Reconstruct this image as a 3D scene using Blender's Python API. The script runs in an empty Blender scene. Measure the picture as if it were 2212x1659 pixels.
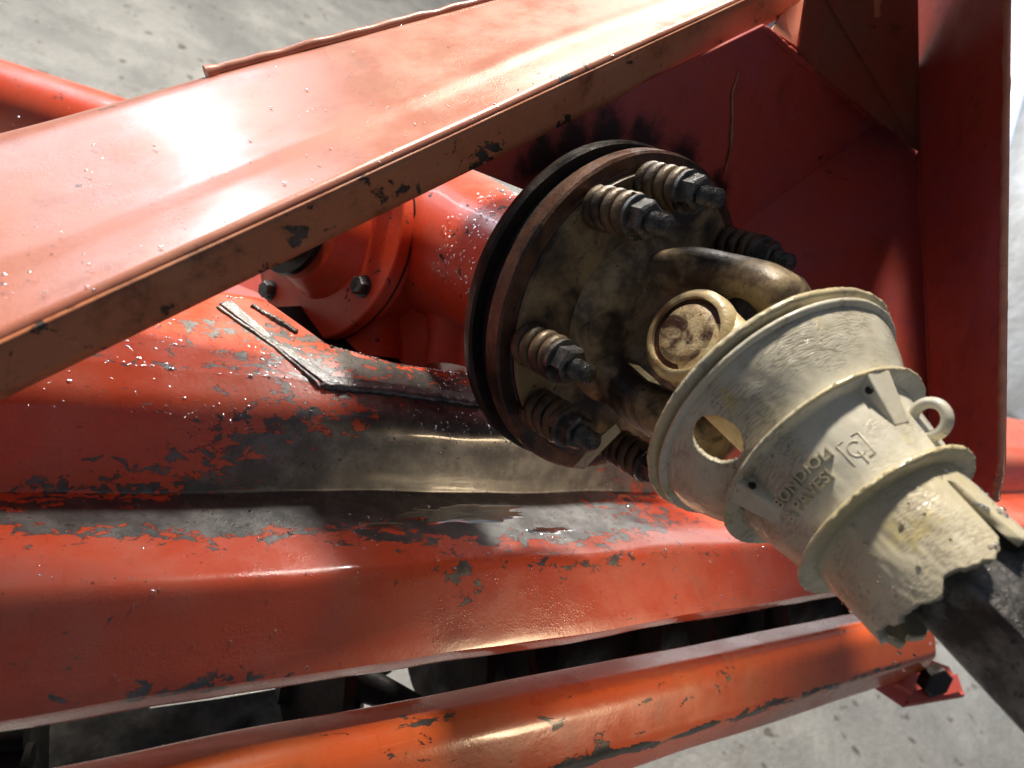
import bpy, math, random
import numpy as np
from mathutils import Vector, Matrix, noise
random.seed(7); rng = np.random.default_rng(7)
S = bpy.context.scene
COL = S.collection
R = math.radians

# ------------------------------------------------------------------ frames
# camera frame, points placed from image pixels at chosen depths: x right, y up, z = distance from the lens (metres);
# world frame: Z up, X along the tiller deck.
F, CX, CY = 1600.0, 1106.0, 829.5
AX_X = Vector((.791, -.089, -.605)).normalized()
AX_Z = Vector((.493, .676, .546)); AX_Z = (AX_Z - AX_Z.dot(AX_X)*AX_X).normalized()
AX_Y = AX_Z.cross(AX_X)
M3 = Matrix((AX_X, AX_Y, AX_Z))
CAM = Vector((0, 0, .95))
def W(p): return M3 @ Vector((p[0], p[1], -p[2])) + CAM        # point
def WD(p): return M3 @ Vector((p[0], p[1], -p[2]))            # direction
def at(u, v, z): return Vector(((u-CX)/F*z, -(v-CY)/F*z, z))
def pix(p): return (CX+F*p[0]/p[2], CY-F*p[1]/p[2])
def hit(u, v, P, n):                                           # ray through (u,v) with a plane
    r = at(u, v, 1); return r*(n.dot(P)/n.dot(r))
def hit3(u, v, A, B, C): return hit(u, v, A, (B-A).cross(C-A))

# ------------------------------------------------------------------ camera, world, lamps
cam = bpy.data.cameras.new('camera'); co = bpy.data.objects.new('camera', cam); COL.objects.link(co)
co.matrix_world = Matrix.Translation(CAM) @ M3.to_4x4()
cam.sensor_width = 36; cam.lens = 36*F/2212; cam.clip_start = .02; cam.clip_end = 60
cam.dof.use_dof = True; cam.dof.focus_distance = .39; cam.dof.aperture_fstop = 9
S.camera = co
S.view_settings.view_transform = 'Standard'; S.view_settings.look = 'None'
S.view_settings.exposure = 0.0; S.view_settings.gamma = 1
wd = bpy.data.worlds.new('World'); S.world = wd; wd.use_nodes = True
wd.node_tree.nodes['Background'].inputs[0].default_value = (.62, .68, .80, 1)
wd.node_tree.nodes['Background'].inputs[1].default_value = .18

def lamp(name, frm, to, energy, col, sx, sy=None):
    l = bpy.data.lights.new(name, 'AREA'); l.energy = energy; l.color = col
    l.size = sx
    if sy: l.shape = 'RECTANGLE'; l.size_y = sy
    o = bpy.data.objects.new(name, l); COL.objects.link(o)
    a, b = W(frm), W(to)
    o.location = a; o.rotation_euler = (b-a).to_track_quat('-Z', 'Y').to_euler()
    return o
CENT = Vector((.05, 0, .42))
KEY = Vector((.12, .97, -.06)).normalized()                    # towards the two lamps hanging above the machine
KEY2 = Vector((.33, .82, .42)).normalized()
lamp('shed_lamp', CENT+KEY*4, CENT, 300, (1, .88, .72), .34)
lamp('shed_lamp', CENT+KEY2*4, CENT, 150, (1, .94, .86), .40)
lamp('low_fill_lamp', Vector((.90, -.27, .16)), at(1330, 1330, .48), .085, (1, .74, .46), .16).data.spread = R(18)  # added narrow warm lamp to brighten the right of the deck face
# windows and a tube light beyond the machine: seen mirrored in the wet top sheet of the guard
E2 = Vector((2294, 1659, 1600)).normalized()
Mid = at(1106, 230, .36); Bk = at(1106, -20, .465); nT = (Bk-Mid).cross(E2)
def mirror(u, v, dist):
    p = hit(u, v, Mid, nT); n = nT.normalized(); d = p.normalized()
    return p+(d-n*2*d.dot(n)).normalized()*dist
lamp('tube_light', mirror(425, 330, 2.2), hit(425, 330, Mid, nT), 5, (.85, .91, 1), .09, .35)
lamp('window_light', mirror(330, 300, 2.6), hit(330, 300, Mid, nT), 13, (.80, .88, 1), 1.1, .8)

# ------------------------------------------------------------------ object helpers
def empty(name, loc, label, cat, group=None):
    o = bpy.data.objects.new(name, None); COL.objects.link(o); o.location = W(loc)
    o.empty_display_size = .05
    o['label'] = label; o['category'] = cat
    if group: o['group'] = group
    return o
def mesh(name, vs, fs, mat, smooth=35, attrs=None):
    m = bpy.data.meshes.new(name); m.from_pydata(vs, [], fs); m.update()
    if smooth:
        m.shade_smooth(); m.set_sharp_from_angle(angle=R(smooth))
    if mat: m.materials.append(mat)
    for k, a in (attrs or {}).items():
        at_ = m.attributes.new(k, 'FLOAT', 'POINT'); at_.data.foreach_set('value', a)
    return m
def part(name, vs, fs, mat, parent, smooth=35, attrs=None, label=None, fix=True):
    off = parent.matrix_world.translation if False else (parent_loc(parent) if parent else Vector((0,0,0)))
    m = mesh(name, [tuple(W(v)-off) for v in vs], fs, mat, smooth, attrs)
    if fix:
        import bmesh
        bm = bmesh.new(); bm.from_mesh(m); bmesh.ops.recalc_face_normals(bm, faces=bm.faces); bm.to_mesh(m); bm.free()
    o = bpy.data.objects.new(name, m); COL.objects.link(o)
    if parent: o.parent = parent
    if label: o['label'] = label
    return o
def parent_loc(p):
    v = Vector((0,0,0))
    while p: v += p.location; p = p.parent
    return v
def tag(o, label=None, cat=None, kind=None, group=None):
    if label: o['label'] = label
    if cat: o['category'] = cat
    if kind: o['kind'] = kind
    if group: o['group'] = group
    return o
def basis(a, ref=Vector((0,1,0))):
    a = a.normalized(); e = a.cross(ref).normalized(); return a, e, e.cross(a)
def grid_faces(n, m, wrap_m=False, wrap_n=False):
    f = []
    for i in range(n if wrap_n else n-1):
        for j in range(m if wrap_m else m-1):
            i2, j2 = (i+1) % n, (j+1) % m
            f.append((i*m+j, i2*m+j, i2*m+j2, i*m+j2))
    return f
def lathe(C, a, prof, seg=96, jit=None, cap=(False, False)):
    """prof: list of (t along a, radius)"""
    a, e, g = basis(a); vs = []
    for k, (t, r) in enumerate(prof):
        for i in range(seg):
            th = 2*math.pi*i/seg
            tt, rr = (t, r) if jit is None else jit(k, th, t, r)
            vs.append(C + a*tt + (e*math.cos(th)+g*math.sin(th))*rr)
    fs = grid_faces(len(prof), seg, wrap_m=True)
    if cap[0]: fs.append(tuple(range(seg))[::-1])
    if cap[1]: fs.append(tuple(range((len(prof)-1)*seg, len(prof)*seg)))
    return vs, fs
def tube(path, rad, seg=16, sx=1.0, up=None, caps=True):
    """sweep an ellipse (rad, rad*sx) on a list of points"""
    vs = []; n = len(path); prev = None
    for i, p in enumerate(path):
        t = (path[min(i+1, n-1)]-path[max(i-1, 0)]).normalized()
        u_ = (up if up is not None else (prev or Vector((0, 1, .3))))
        e = t.cross(u_).normalized(); g = e.cross(t); prev = g
        r = rad[i] if isinstance(rad, (list, tuple)) else rad
        for k in range(seg):
            th = 2*math.pi*k/seg
            vs.append(p + e*math.cos(th)*r*sx + g*math.sin(th)*r)
    fs = grid_faces(n, seg, wrap_m=True)
    if caps: fs += [tuple(range(seg))[::-1], tuple(range((n-1)*seg, n*seg))]
    return vs, fs
def merge(*ms):
    vs, fs = [], []
    for v, f in ms:
        o = len(vs); vs += list(v); fs += [tuple(i+o for i in q) for q in f]
    return vs, fs
def plate(pts, th, nrm=None):
    """solid sheet from an outline, thickness th away from the viewer"""
    pts = [Vector(p) for p in pts]; n = len(pts)
    if nrm is None:
        nrm = Vector((0,0,0))
        for i in range(n): nrm += pts[i].cross(pts[(i+1) % n])
        nrm.normalize()
        if nrm.dot(pts[0]) < 0: nrm = -nrm
    vs = pts + [p+nrm*th for p in pts]
    fs = [tuple(range(n)), tuple(range(2*n-1, n-1, -1))] + [(i, (i+1) % n, (i+1) % n+n, i+n) for i in range(n)]
    return vs, fs
def box(c, ax, ay, az, sx, sy, sz):
    vs = [c+ax*(i*sx/2)+ay*(j*sy/2)+az*(k*sz/2) for i in (-1,1) for j in (-1,1) for k in (-1,1)]
    return vs, [(0,1,3,2),(4,6,7,5),(0,4,5,1),(2,3,7,6),(0,2,6,4),(1,5,7,3)]
def bevel(o, w, seg=2, ang=30):
    m = o.modifiers.new('bevel', 'BEVEL'); m.width = w; m.segments = seg; m.limit_method = 'ANGLE'; m.angle_limit = R(ang)
    m.harden_normals = False; return o
def hexnut(C, a, r, h, ch=.0012, rot=0.3):
    """hexagon prism with chamfered top"""
    a, e, g = basis(a); vs = []
    for t, rr, n in ((0, r, 6), (h-ch, r, 6), (h, r*.86, 6)):
        for k in range(6):
            th = k*math.pi/3+rot; vs.append(C+a*t+(e*math.cos(th)+g*math.sin(th))*rr)
    fs = grid_faces(3, 6, wrap_m=True)+[tuple(range(6))[::-1], tuple(range(12, 18))]
    return vs, fs

# ------------------------------------------------------------------ materials
class NT:
    def __init__(s, name):
        s.m = bpy.data.materials.new(name); s.m.use_nodes = True; s.t = s.m.node_tree
        s.b = s.t.nodes['Principled BSDF']; s.tc = s.n('ShaderNodeTexCoord')
    def n(s, ty, **k):
        x = s.t.nodes.new(ty)
        for a, b in k.items(): setattr(x, a, b)
        return x
    def l(s, a, b): s.t.links.new(a, b)
    def mapped(s, scale=(1,1,1), rot=(0,0,0), out='Object'):
        m = s.n('ShaderNodeMapping'); m.inputs['Scale'].default_value = scale; m.inputs['Rotation'].default_value = rot
        s.l(s.tc.outputs[out], m.inputs[0]); return m.outputs[0]
    def noise(s, scale, detail=6, rough=.6, vec=None, dist=0):
        x = s.n('ShaderNodeTexNoise'); x.inputs['Scale'].default_value = scale; x.inputs['Detail'].default_value = detail
        x.inputs['Roughness'].default_value = rough; x.inputs['Distortion'].default_value = dist
        s.l(vec or s.tc.outputs['Object'], x.inputs['Vector']); return x.outputs['Fac']
    def voro(s, scale, feat='F1', vec=None, rnd=1):
        x = s.n('ShaderNodeTexVoronoi', feature=feat); x.inputs['Scale'].default_value = scale; x.inputs['Randomness'].default_value = rnd
        s.l(vec or s.tc.outputs['Object'], x.inputs['Vector']); return x.outputs['Distance']
    def math(s, op, a, b=None, c=None):
        x = s.n('ShaderNodeMath', operation=op)
        for i, q in enumerate((a, b, c)):
            if q is None: continue
            if isinstance(q, (int, float)): x.inputs[i].default_value = q
            else: s.l(q, x.inputs[i])
        return x.outputs[0]
    def ramp(s, f, lo, hi, a=0., b=1.):
        x = s.n('ShaderNodeMapRange', interpolation_type='SMOOTHSTEP'); s.l(f, x.inputs[0])
        x.inputs[1].default_value = lo; x.inputs[2].default_value = hi; x.inputs[3].default_value = a; x.inputs[4].default_value = b
        return x.outputs[0]
    def mix(s, f, a, b):
        x = s.n('ShaderNodeMix', data_type='RGBA')
        if isinstance(f, (int, float)): x.inputs[0].default_value = f
        else: s.l(f, x.inputs[0])
        for i, q in ((6, a), (7, b)):
            if isinstance(q, tuple): x.inputs[i].default_value = (*q, 1)
            else: s.l(q, x.inputs[i])
        return x.outputs[2]
    def attr(s, name): x = s.n('ShaderNodeAttribute', attribute_name=name); return x.outputs['Fac']
    def bump(s, h, dist, strength=1, nrm=None):
        x = s.n('ShaderNodeBump'); x.inputs['Distance'].default_value = dist; x.inputs['Strength'].default_value = strength
        s.l(h, x.inputs['Height'])
        if nrm: s.l(nrm, x.inputs['Normal'])
        return x.outputs[0]
    def fin(s, col=None, rough=None, metal=None, nrm=None, **kw):
        for q, i in ((col, 'Base Color'), (rough, 'Roughness'), (metal, 'Metallic')):
            if q is None: continue
            if isinstance(q, tuple): s.b.inputs[i].default_value = (*q, 1)
            elif isinstance(q, (int, float)): s.b.inputs[i].default_value = q
            else: s.l(q, s.b.inputs[i])
        if nrm: s.l(nrm, s.b.inputs['Normal'])
        for k, v in kw.items(): s.b.inputs[k.replace('_', ' ')].default_value = v
        return s.m

def paint(name, base, thr=.70, scale=(70,70,70), steel=(.085,.082,.078), faded=None, rough=.3, wet=0., dirt=.25, coat=.0, wearamt=.42):
    s = NT(name)
    v = s.mapped(scale)
    n1 = s.math('MULTIPLY_ADD', s.noise(1.0, 12, .66, v, .5), 1.75, -.375)
    n2 = s.noise(9, 4, .6)
    f = s.math('ADD', s.math('ADD', n1, s.math('MULTIPLY', n2, .16)), s.math('MULTIPLY_ADD', s.noise(3.2, 4, .65, v), .30, -.23))
    f = s.math('ADD', f, s.math('MULTIPLY', s.attr('wear'), wearamt))
    thr += .075
    chip = s.ramp(f, thr, thr+.012)
    edge = s.ramp(f, thr-.03, thr)                                  # dark rim of the flaked paint
    big = s.noise(14, 5, .6)
    fd = faded or tuple(c*.8+.06 for c in base)
    c = s.mix(s.ramp(big, .42, .66), base, fd)
    c = s.mix(s.math('MULTIPLY', s.ramp(s.noise(33, 7, .7), .52, .75), dirt), c, (.06, .022, .012))
    sp = s.ramp(s.noise(330, 3, .6), .70, .74)
    c = s.mix(s.math('MULTIPLY', sp, .7), c, (.03, .014, .01))
    c = s.mix(s.math('MULTIPLY', s.math('SUBTRACT', edge, chip), .8), c, (.085, .026, .012))
    c = s.mix(s.math('MULTIPLY', s.ramp(s.noise(1, 5, .7, s.mapped((14, 900, 500), (0, 0, .12))), .60, .68), .30), c, tuple(min(1, q*1.3+.12) for q in base))
    c = s.mix(s.math('MULTIPLY', s.ramp(s.noise(1, 5, .7, s.mapped((240, 60, 22))), .58, .72), .35), c, tuple(q*.45 for q in base))
    sc = s.mix(s.ramp(s.noise(55, 7, .7), .40, .66), steel, tuple(x*2.1 for x in steel))
    sc = s.mix(s.ramp(s.noise(160, 4, .7), .60, .72), sc, (.05, .035, .024))
    c = s.mix(chip, c, sc)
    rg = s.ramp(s.noise(24, 6, .65), .30, .75, rough*.65, rough*1.35)
    rg = s.math('ADD', rg, s.math('MULTIPLY', chip, .12))
    h = s.math('ADD', s.math('MULTIPLY', chip, -1.), s.math('MULTIPLY', s.noise(420, 4, .6), .35))
    nr = s.bump(h, .00022)
    nr = s.bump(s.noise(16, 3, .5), .0012, .6, nr)
    if wet:
        vv = s.voro(620); dr = s.ramp(vv, .20, .42, 1, 0)
        dr = s.math('MULTIPLY', dr, s.ramp(s.noise(1, 4, .6, s.mapped((22, 60, 60))), .50, .60))
        nr = s.bump(dr, .0004, wet, nr)
    s.fin(c, rg, s.math('MULTIPLY', chip, .45), nr)
    s.b.inputs['Coat Weight'].default_value = coat; s.b.inputs['Coat Roughness'].default_value = .08
    return s.m
ORANGE = (.70, .098, .038)
mp_deck = paint('paint_deck', ORANGE, .735, (95, 150, 150), wet=.15, coat=.5, dirt=.18, faded=(.66, .15, .085), steel=(.095,.095,.092))
mp_case = paint('paint_case', (.68, .080, .028), .70, (60, 60, 60), steel=(.03,.03,.03), wet=0, rough=.4, coat=.12, dirt=.22)
mp_top = paint('paint_guard_top', (.52, .19, .125), .775, (40, 40, 40), coat=.5, dirt=.3, rough=.42, wet=.15, faded=(.52, .24, .16), steel=(.10,.10,.10))
mp_top.node_tree.nodes['Principled BSDF'].inputs['Coat Roughness'].default_value = .20
mp_in = paint('paint_guard_inside_shade', (.52, .085, .062), .78, (22, 22, 22), coat=.0, dirt=.45, rough=.5, faded=(.48, .095, .11), steel=(.05,.04,.04))  # guard orange with the hood's shade and bluish haze mixed into the colour
mp_bar = paint('paint_bar', (.68, .115, .028), .69, (32, 70, 70), coat=.35, dirt=.3, faded=(.60, .14, .04), steel=(.05,.045,.04))

def dirty_metal(name, a, b, c3, sc=30, rough=.45, metal=.25, spots=.66, bumpd=.0004):
    s = NT(name)
    c = s.mix(s.ramp(s.noise(sc, 8, .68), .40, .62), a, b)
    c = s.mix(s.ramp(s.noise(sc*.45, 5, .6, None, .6), .50, .64), c, c3)
    c = s.mix(s.ramp(s.noise(sc*5, 4, .6), spots, spots+.05), c, (.012, .009, .008))
    r = s.ramp(s.noise(sc*1.4, 5, .6), .3, .7, rough*.7, rough*1.35)
    return s.fin(c, r, metal, s.bump(s.noise(sc*6, 5, .65), bumpd))
m_flange = dirty_metal('greasy_yellow_paint', (.30,.22,.12), (.10,.072,.048), (.030,.022,.018), 36, .45, .0)
m_rim = dirty_metal('rusty_rim', (.075,.035,.024), (.13,.06,.035), (.03,.02,.018), 60, .4, .3)
m_black = dirty_metal('black_lining', (.010,.010,.012), (.02,.018,.018), (.006,.006,.007), 80, .6, 0)
m_spring = dirty_metal('rusty_spring', (.14,.10,.06), (.045,.032,.023), (.016,.012,.011), 70, .42, .2)
m_nut = dirty_metal('steel_nut', (.07,.075,.08), (.15,.15,.15), (.03,.03,.032), 120, .32, .7)
m_bolt = dirty_metal('steel_thread', (.05,.05,.055), (.12,.12,.12), (.03,.03,.03), 150, .3, .7)
m_yoke = dirty_metal('yoke_paint', (.36,.28,.165), (.11,.08,.055), (.035,.025,.02), 48, .40, .0)
m_ear = dirty_metal('yoke_ear_lit_paint', (.64,.54,.32), (.50,.38,.20), (.22,.13,.065), 55, .33, .0, spots=.655)  # paler than the yoke paint: lamp light on the ear is mixed in
m_cap = dirty_metal('bearing_cap', (.60,.50,.31), (.42,.30,.17), (.06,.028,.020), 120, .35, .0, spots=.62)
m_ring = dirty_metal('snap_ring', (.07,.025,.016), (.13,.05,.028), (.04,.02,.015), 90, .4, .4)
m_shaft = dirty_metal('shaft_steel', (.05,.05,.052), (.16,.16,.165), (.02,.02,.022), 60, .3, .55, spots=.62)
m_dark = dirty_metal('dark_steel', (.012,.011,.012), (.03,.022,.02), (.008,.008,.008), 40, .4, .3)
m_rubber = dirty_metal('black_rubber', (.006,.006,.006), (.012,.011,.010), (.005,.005,.005), 30, .8, 0)
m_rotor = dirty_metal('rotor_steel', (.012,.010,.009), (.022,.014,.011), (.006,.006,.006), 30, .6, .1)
m_rubber.node_tree.nodes['Principled BSDF'].inputs['Specular IOR Level'].default_value = .12
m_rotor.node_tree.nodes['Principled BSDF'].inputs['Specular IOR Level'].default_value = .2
m_weld = dirty_metal('bare_weld', (.14,.14,.14), (.24,.24,.235), (.06,.06,.06), 120, .28, .6)

def plastic(name, base=(.68,.665,.575), k=1.0):
    s = NT(name)
    c = s.mix(s.ramp(s.noise(16, 6, .6), .38, .66), base, (.60, .56, .43))
    c = s.mix(s.ramp(s.noise(48, 6, .62), .58, .70), c, (.62, .53, .24))
    c = s.mix(s.math('MULTIPLY', s.ramp(s.noise(26, 7, .7), .48, .66), .42), c, (.34, .28, .19))
    # craquelure: thin dark lines, mostly round the cone
    vc = s.n('ShaderNodeVectorMath', operation='ADD')
    dn = s.n('ShaderNodeTexNoise'); dn.inputs['Scale'].default_value = 60; dn.inputs['Detail'].default_value = 4
    s.l(s.tc.outputs['Object'], dn.inputs['Vector'])
    sc = s.n('ShaderNodeVectorMath', operation='SCALE'); sc.inputs['Scale'].default_value = .0045
    s.l(dn.outputs['Color'], sc.inputs[0]); s.l(s.tc.outputs['UV'], vc.inputs[0]); s.l(sc.outputs[0], vc.inputs[1])
    mp = s.n('ShaderNodeMapping'); mp.inputs['Scale'].default_value = (110, 1150, 1); s.l(vc.outputs[0], mp.inputs[0])
    cr = s.voro(1, 'DISTANCE_TO_EDGE', mp.outputs[0])
    crack = s.math('MULTIPLY', s.ramp(cr, .03, .13, 1, 0), s.ramp(s.noise(30, 3), .42, .56))
    c = s.mix(s.math('MULTIPLY', crack, .42*k), c, (.13, .10, .07))
    sp = s.math('MULTIPLY', s.ramp(s.noise(300, 4, .7), .60, .66), s.ramp(s.noise(22, 3, .6), .54, .64))
    c = s.mix(s.math('MULTIPLY', sp, .9), c, (.03, .022, .02))
    h = s.math('ADD', s.math('MULTIPLY', crack, -.6), s.noise(190, 6, .7))
    nr = s.bump(h, .00013*k); nr = s.bump(s.noise(30, 4, .6), .0008, .5, nr)
    r = s.ramp(s.noise(40, 5, .6), .35, .68, .2, .5)
    m = s.fin(c, r, 0, nr); s.b.inputs['Subsurface Weight'].default_value = .12
    s.b.inputs['Subsurface Radius'].default_value = (.004, .003, .0015)
    s.b.inputs['Coat Weight'].default_value = .25; s.b.inputs['Coat Roughness'].default_value = .15
    return m
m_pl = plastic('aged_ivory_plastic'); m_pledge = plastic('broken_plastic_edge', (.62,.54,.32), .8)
s = NT('embossed_plastic'); m_letter = s.fin(s.mix(s.ramp(s.noise(60, 5, .6), .4, .6), (.64,.62,.50), (.50,.46,.33)), .35)
m_pltube = plastic('aged_tube_plastic', (.58,.53,.38), .9)
s = NT('water'); s.fin((1,1,1), .02, 0); s.b.inputs['Transmission Weight'].default_value = 1; s.b.inputs['IOR'].default_value = 1.33; m_water = s.m
s = NT('concrete')
c = s.mix(s.ramp(s.noise(2.5, 8, .6), .35, .65), (.185,.19,.19), (.26,.265,.26))
c = s.mix(s.math('MULTIPLY', s.ramp(s.noise(90, 5, .7), .50, .70), .3), c, (.12,.115,.10))
c = s.mix(s.math('MULTIPLY', s.ramp(s.noise(24, 3, .5), .63, .68), .9), c, (.07,.062,.052))
c = s.mix(s.math('MULTIPLY', s.ramp(s.noise(11, 6, .7), .52, .72), .35), c, (.13,.12,.10))
m_conc = s.fin(c, s.ramp(s.noise(6, 6, .7), .42, .6, .12, .55), 0, s.bump(s.noise(28, 8, .7), .006))
s = NT('whitewash'); m_wall = s.fin(s.mix(s.ramp(s.noise(3, 7, .65), .4, .6), (.78,.79,.80), (.60,.60,.58)), .7, 0, s.bump(s.noise(20, 6), .01))
s = NT('white_plastic'); m_white = s.fin((.75,.80,.86), .3)
s = NT('blue_pipe'); m_blue = s.fin((.36,.42,.56), .5)

# ------------------------------------------------------------------ shared axes and centres, fitted to image pixels
D = Vector((.791, -.089, .605)).normalized()                   # along the deck, to the right and away
UPV = Vector((AX_Z.x, AX_Z.y, -AX_Z.z))
CA = Vector((.5964, -.3597, -.7175)).normalized()              # clutch / input shaft axis, towards the tractor
CC = Vector((.0664, .0355, .415))                              # centre of the clutch plate's face
BA = Vector((.3961, -.6164, -.6806)).normalized()              # drive shaft axis
BC = Vector((.1428, -.0136, .4063))*.84                        # centre of the cone's wide rim
J = Vector((.1049, .0123, .368))                               # centre of the cross joint

def blobs(pts, items):
    """items: (centre, sigma along D, sigma across, amount)"""
    P = np.array([tuple(p) for p in pts]); out = np.zeros(len(P)); d = np.array(D)
    for c, s1, s2, a in items:
        q = P-np.array(c); al = q@d; ac2 = (q**2).sum(1)-al**2
        out += a*np.exp(-(al/s1)**2-ac2/s2**2)
    return out

# ------------------------------------------------------------------ the setting
fl = W((0,0,.4)); gs = 14.0
nx = 60
vs = [(-gs/2+gs*i/nx+1, -gs/2+gs*j/nx+2, 0) for i in range(nx+1) for j in range(nx+1)]
m = mesh('floor', vs, grid_faces(nx+1, nx+1), m_conc, None)
o = bpy.data.objects.new('floor', m); COL.objects.link(o); tag(o, 'wet speckled grey concrete floor under the tiller', kind='structure')
def wbox(name, lo, hi, mat):
    c = [(lo[i]+hi[i])/2 for i in range(3)]
    vs = [tuple((lo, hi)[b][k] for k, b in enumerate(bb)) for bb in [(i,j,k) for i in (0,1) for j in (0,1) for k in (0,1)]]
    m = mesh(name, vs, [(0,1,3,2),(4,6,7,5),(0,4,5,1),(2,3,7,6),(0,2,6,4),(1,5,7,3)], mat, None)
    o = bpy.data.objects.new(name, m); COL.objects.link(o); return o

# ------------------------------------------------------------------ the tiller
TL = empty('tiller', (0, -.05, .5), 'orange tiller with chipped paint, sheet deck, guard hood and gearbox', 'tiller')

def profile(pts, step=.0035):
    """pts: (y, z, round radius) in the plane x=0 -> dense polyline"""
    P = [Vector((0, p[0], p[1])) for p in pts]; out = []
    for i, p in enumerate(P):
        r = pts[i][2]
        if 0 < i < len(P)-1 and r > 0:
            a = (P[i-1]-p).normalized(); b = (P[i+1]-p).normalized(); ang = a.angle(b)
            tl = min(r/math.tan(ang/2), .45*(P[i-1]-p).length, .45*(P[i+1]-p).length)
            s_, e_ = p+a*tl, p+b*tl
            n = 9
            for k in range(n):
                t = k/(n-1); out.append(s_*(1-t)**2+p*2*t*(1-t)+e_*t*t)
        else: out.append(p)
    d = [out[0]]
    for q in out[1:]:
        L = (q-d[-1]).length; n = max(1, int(L/step))
        s0 = d[-1].copy()
        for k in range(1, n+1): d.append(s0.lerp(q, k/n))
    return d
yz = lambda v, z: (-(v-CY)/F*z, z)
KEYS = dict(B=(1383, .408), F=(1213, .42), K=(1066, .50), R1=(868, .505), T=(735, .575))
P0 = {k: Vector((0, *yz(*v))) for k, v in KEYS.items()}
prof = profile([(*yz(1400, .43), 0), (*yz(*KEYS['B']), 0), (*yz(*KEYS['F']), .010), (*yz(*KEYS['K']), .0035), (*yz(930, .486), .02), (*yz(*KEYS['R1']), .012), (*yz(*KEYS['T']), 0)])[1:]
ts = list(np.arange(-.36, .46, .004))+list(np.arange(.46, 1.3, .03))
back = [p+Vector((0, 0, .003)) for p in prof]
topn = (P0['T']-P0['R1']).cross(D)
if topn.y < 0: topn = -topn
topn.normalize()
def ondeck(u, v, h=0): return hit(u, v, P0['R1'], topn)+topn*h
CUT = [(-900, 560), (300, 605), (470, 625), (560, 648), (640, 705), (705, 752), (850, 792), (1005, 815), (1060, 822), (1300, 845), (3000, 900)]
def cut(u):                                                    # far edge of the deck skin, clamped to an outline in image pixels
    for (a, x), (b, y) in zip(CUT, CUT[1:]):
        if u <= b: return x+(y-x)*(u-a)/(b-a)
    return 900
vs = []
for t in ts:
    for p in prof:
        q = p+D*t
        nz = noise.noise(q*9)*.0022+noise.noise(q*31)*.0006
        q = q+Vector((0, nz, nz*.3)); u_, v_ = pix(q)
        if v_ < 850 and v_ < cut(u_) and q.z > P0['R1'].z+t*D.z: q = ondeck(u_, cut(u_)-.05*prof.index(p)+3)
        vs.append(q)
K_n = (P0['F']-P0['K']).cross(D)
def onface(u, v, a, b): return hit(u, v, P0[a], (P0[b]-P0[a]).cross(D))
W_ITEMS = [(onface(700, 1010, 'K', 'R1'), .05, .018, .75), (onface(1000, 1010, 'K', 'R1'), .13, .034, 1.3), (onface(1050, 900, 'K', 'R1'), .07, .03, 1.1), (onface(1350, 1030, 'K', 'R1'), .12, .02, .7),
    (onface(820, 920, 'K', 'R1'), .05, .02, .45), (onface(480, 930, 'K', 'R1'), .04, .014, .54), (onface(560, 900, 'K', 'R1'), .03, .012, .5), (onface(400, 1040, 'K', 'R1'), .06, .008, .35),
    (onface(120, 1040, 'K', 'R1'), .02, .006, .4),
    (onface(950, 1105, 'K', 'F'), .15, .017, 1.35), (onface(1200, 1150, 'K', 'F'), .12, .015, 1.2), (onface(600, 1095, 'K', 'F'), .05, .012, .8), (onface(250, 1110, 'K', 'F'), .07, .014, .66), (onface(60, 1130, 'K', 'F'), .04, .010, .5),
    (onface(450, 1150, 'K', 'F'), .05, .014, .6), (onface(800, 1170, 'K', 'F'), .03, .006, .45),
    (onface(1290, 1215, 'F', 'B'), .10, .0045, .55), (onface(990, 1235, 'F', 'B'), .008, .006, 1.2), (onface(1010, 1290, 'F', 'B'), .02, .006, .4),
    (onface(500, 1480, 'F', 'B'), .03, .006, .75), (onface(340, 1500, 'F', 'B'), .03, .004, .8),
    (onface(560, 720, 'R1', 'T'), .06, .016, .62), (onface(760, 800, 'R1', 'T'), .09, .02, .68), (onface(300, 785, 'R1', 'T'), .08, .004, .42)]
deck = part('deck', vs, grid_faces(len(ts), len(prof)), mp_deck, TL, 40, {'wear': blobs(vs, W_ITEMS)}, fix=False)
sm = deck.modifiers.new('thick', 'SOLIDIFY'); sm.thickness = .004; sm.offset = 0
deck_vs = np.array([tuple(v) for v in vs]).reshape(len(ts), len(prof), 3)

# welded strap on the deck top
pp = [ondeck(*q, .001) for q in ((470, 662), (497, 655), (600, 745), (712, 818), (1035, 858), (1040, 872), (700, 838))]
o = part('weld_strap', *plate([p+topn*.002 for p in pp], .003, -topn), m_weld, TL, 30); bevel(o, .0008)
def bead(name, pts, r, mat, n=40, parent=TL):
    path = []
    for i in range(len(pts)-1):
        k = max(2, int(n/(len(pts)-1)))
        for j in range(k): path.append(pts[i].lerp(pts[i+1], j/k))
    path.append(pts[-1])
    path = [p+Vector((noise.noise(p*300), noise.noise(p*300+Vector((5,5,5))), 0))*r*.35 for p in path]
    rad = [r*(1+.35*noise.noise(p*420)) for p in path]; rad[0] *= .4; rad[-1] *= .4
    return part(name, *tube(path, rad, 10), mat, parent, 60)
bead('weld_bead', [ondeck(466, 668, .002), ondeck(590, 755, .002), ondeck(690, 843, .002)], .0014, m_weld)
bead('weld_bead', [ondeck(690, 838, .002), ondeck(850, 852, .002), ondeck(1040, 878, .002)], .0026, m_weld)
bead('weld_bead', [ondeck(540, 665, .002), ondeck(640, 725, .002)], .002, m_weld)

part('gearbox_shade_sheet', *plate([ondeck(u, v, -.035) for u, v in ((300, 575), (700, 575), (1000, 690), (985, 820), (600, 830), (300, 730))], .004, -topn), m_rotor, TL, 30)  # dark sheet standing in for the shade below the gearbox
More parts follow.
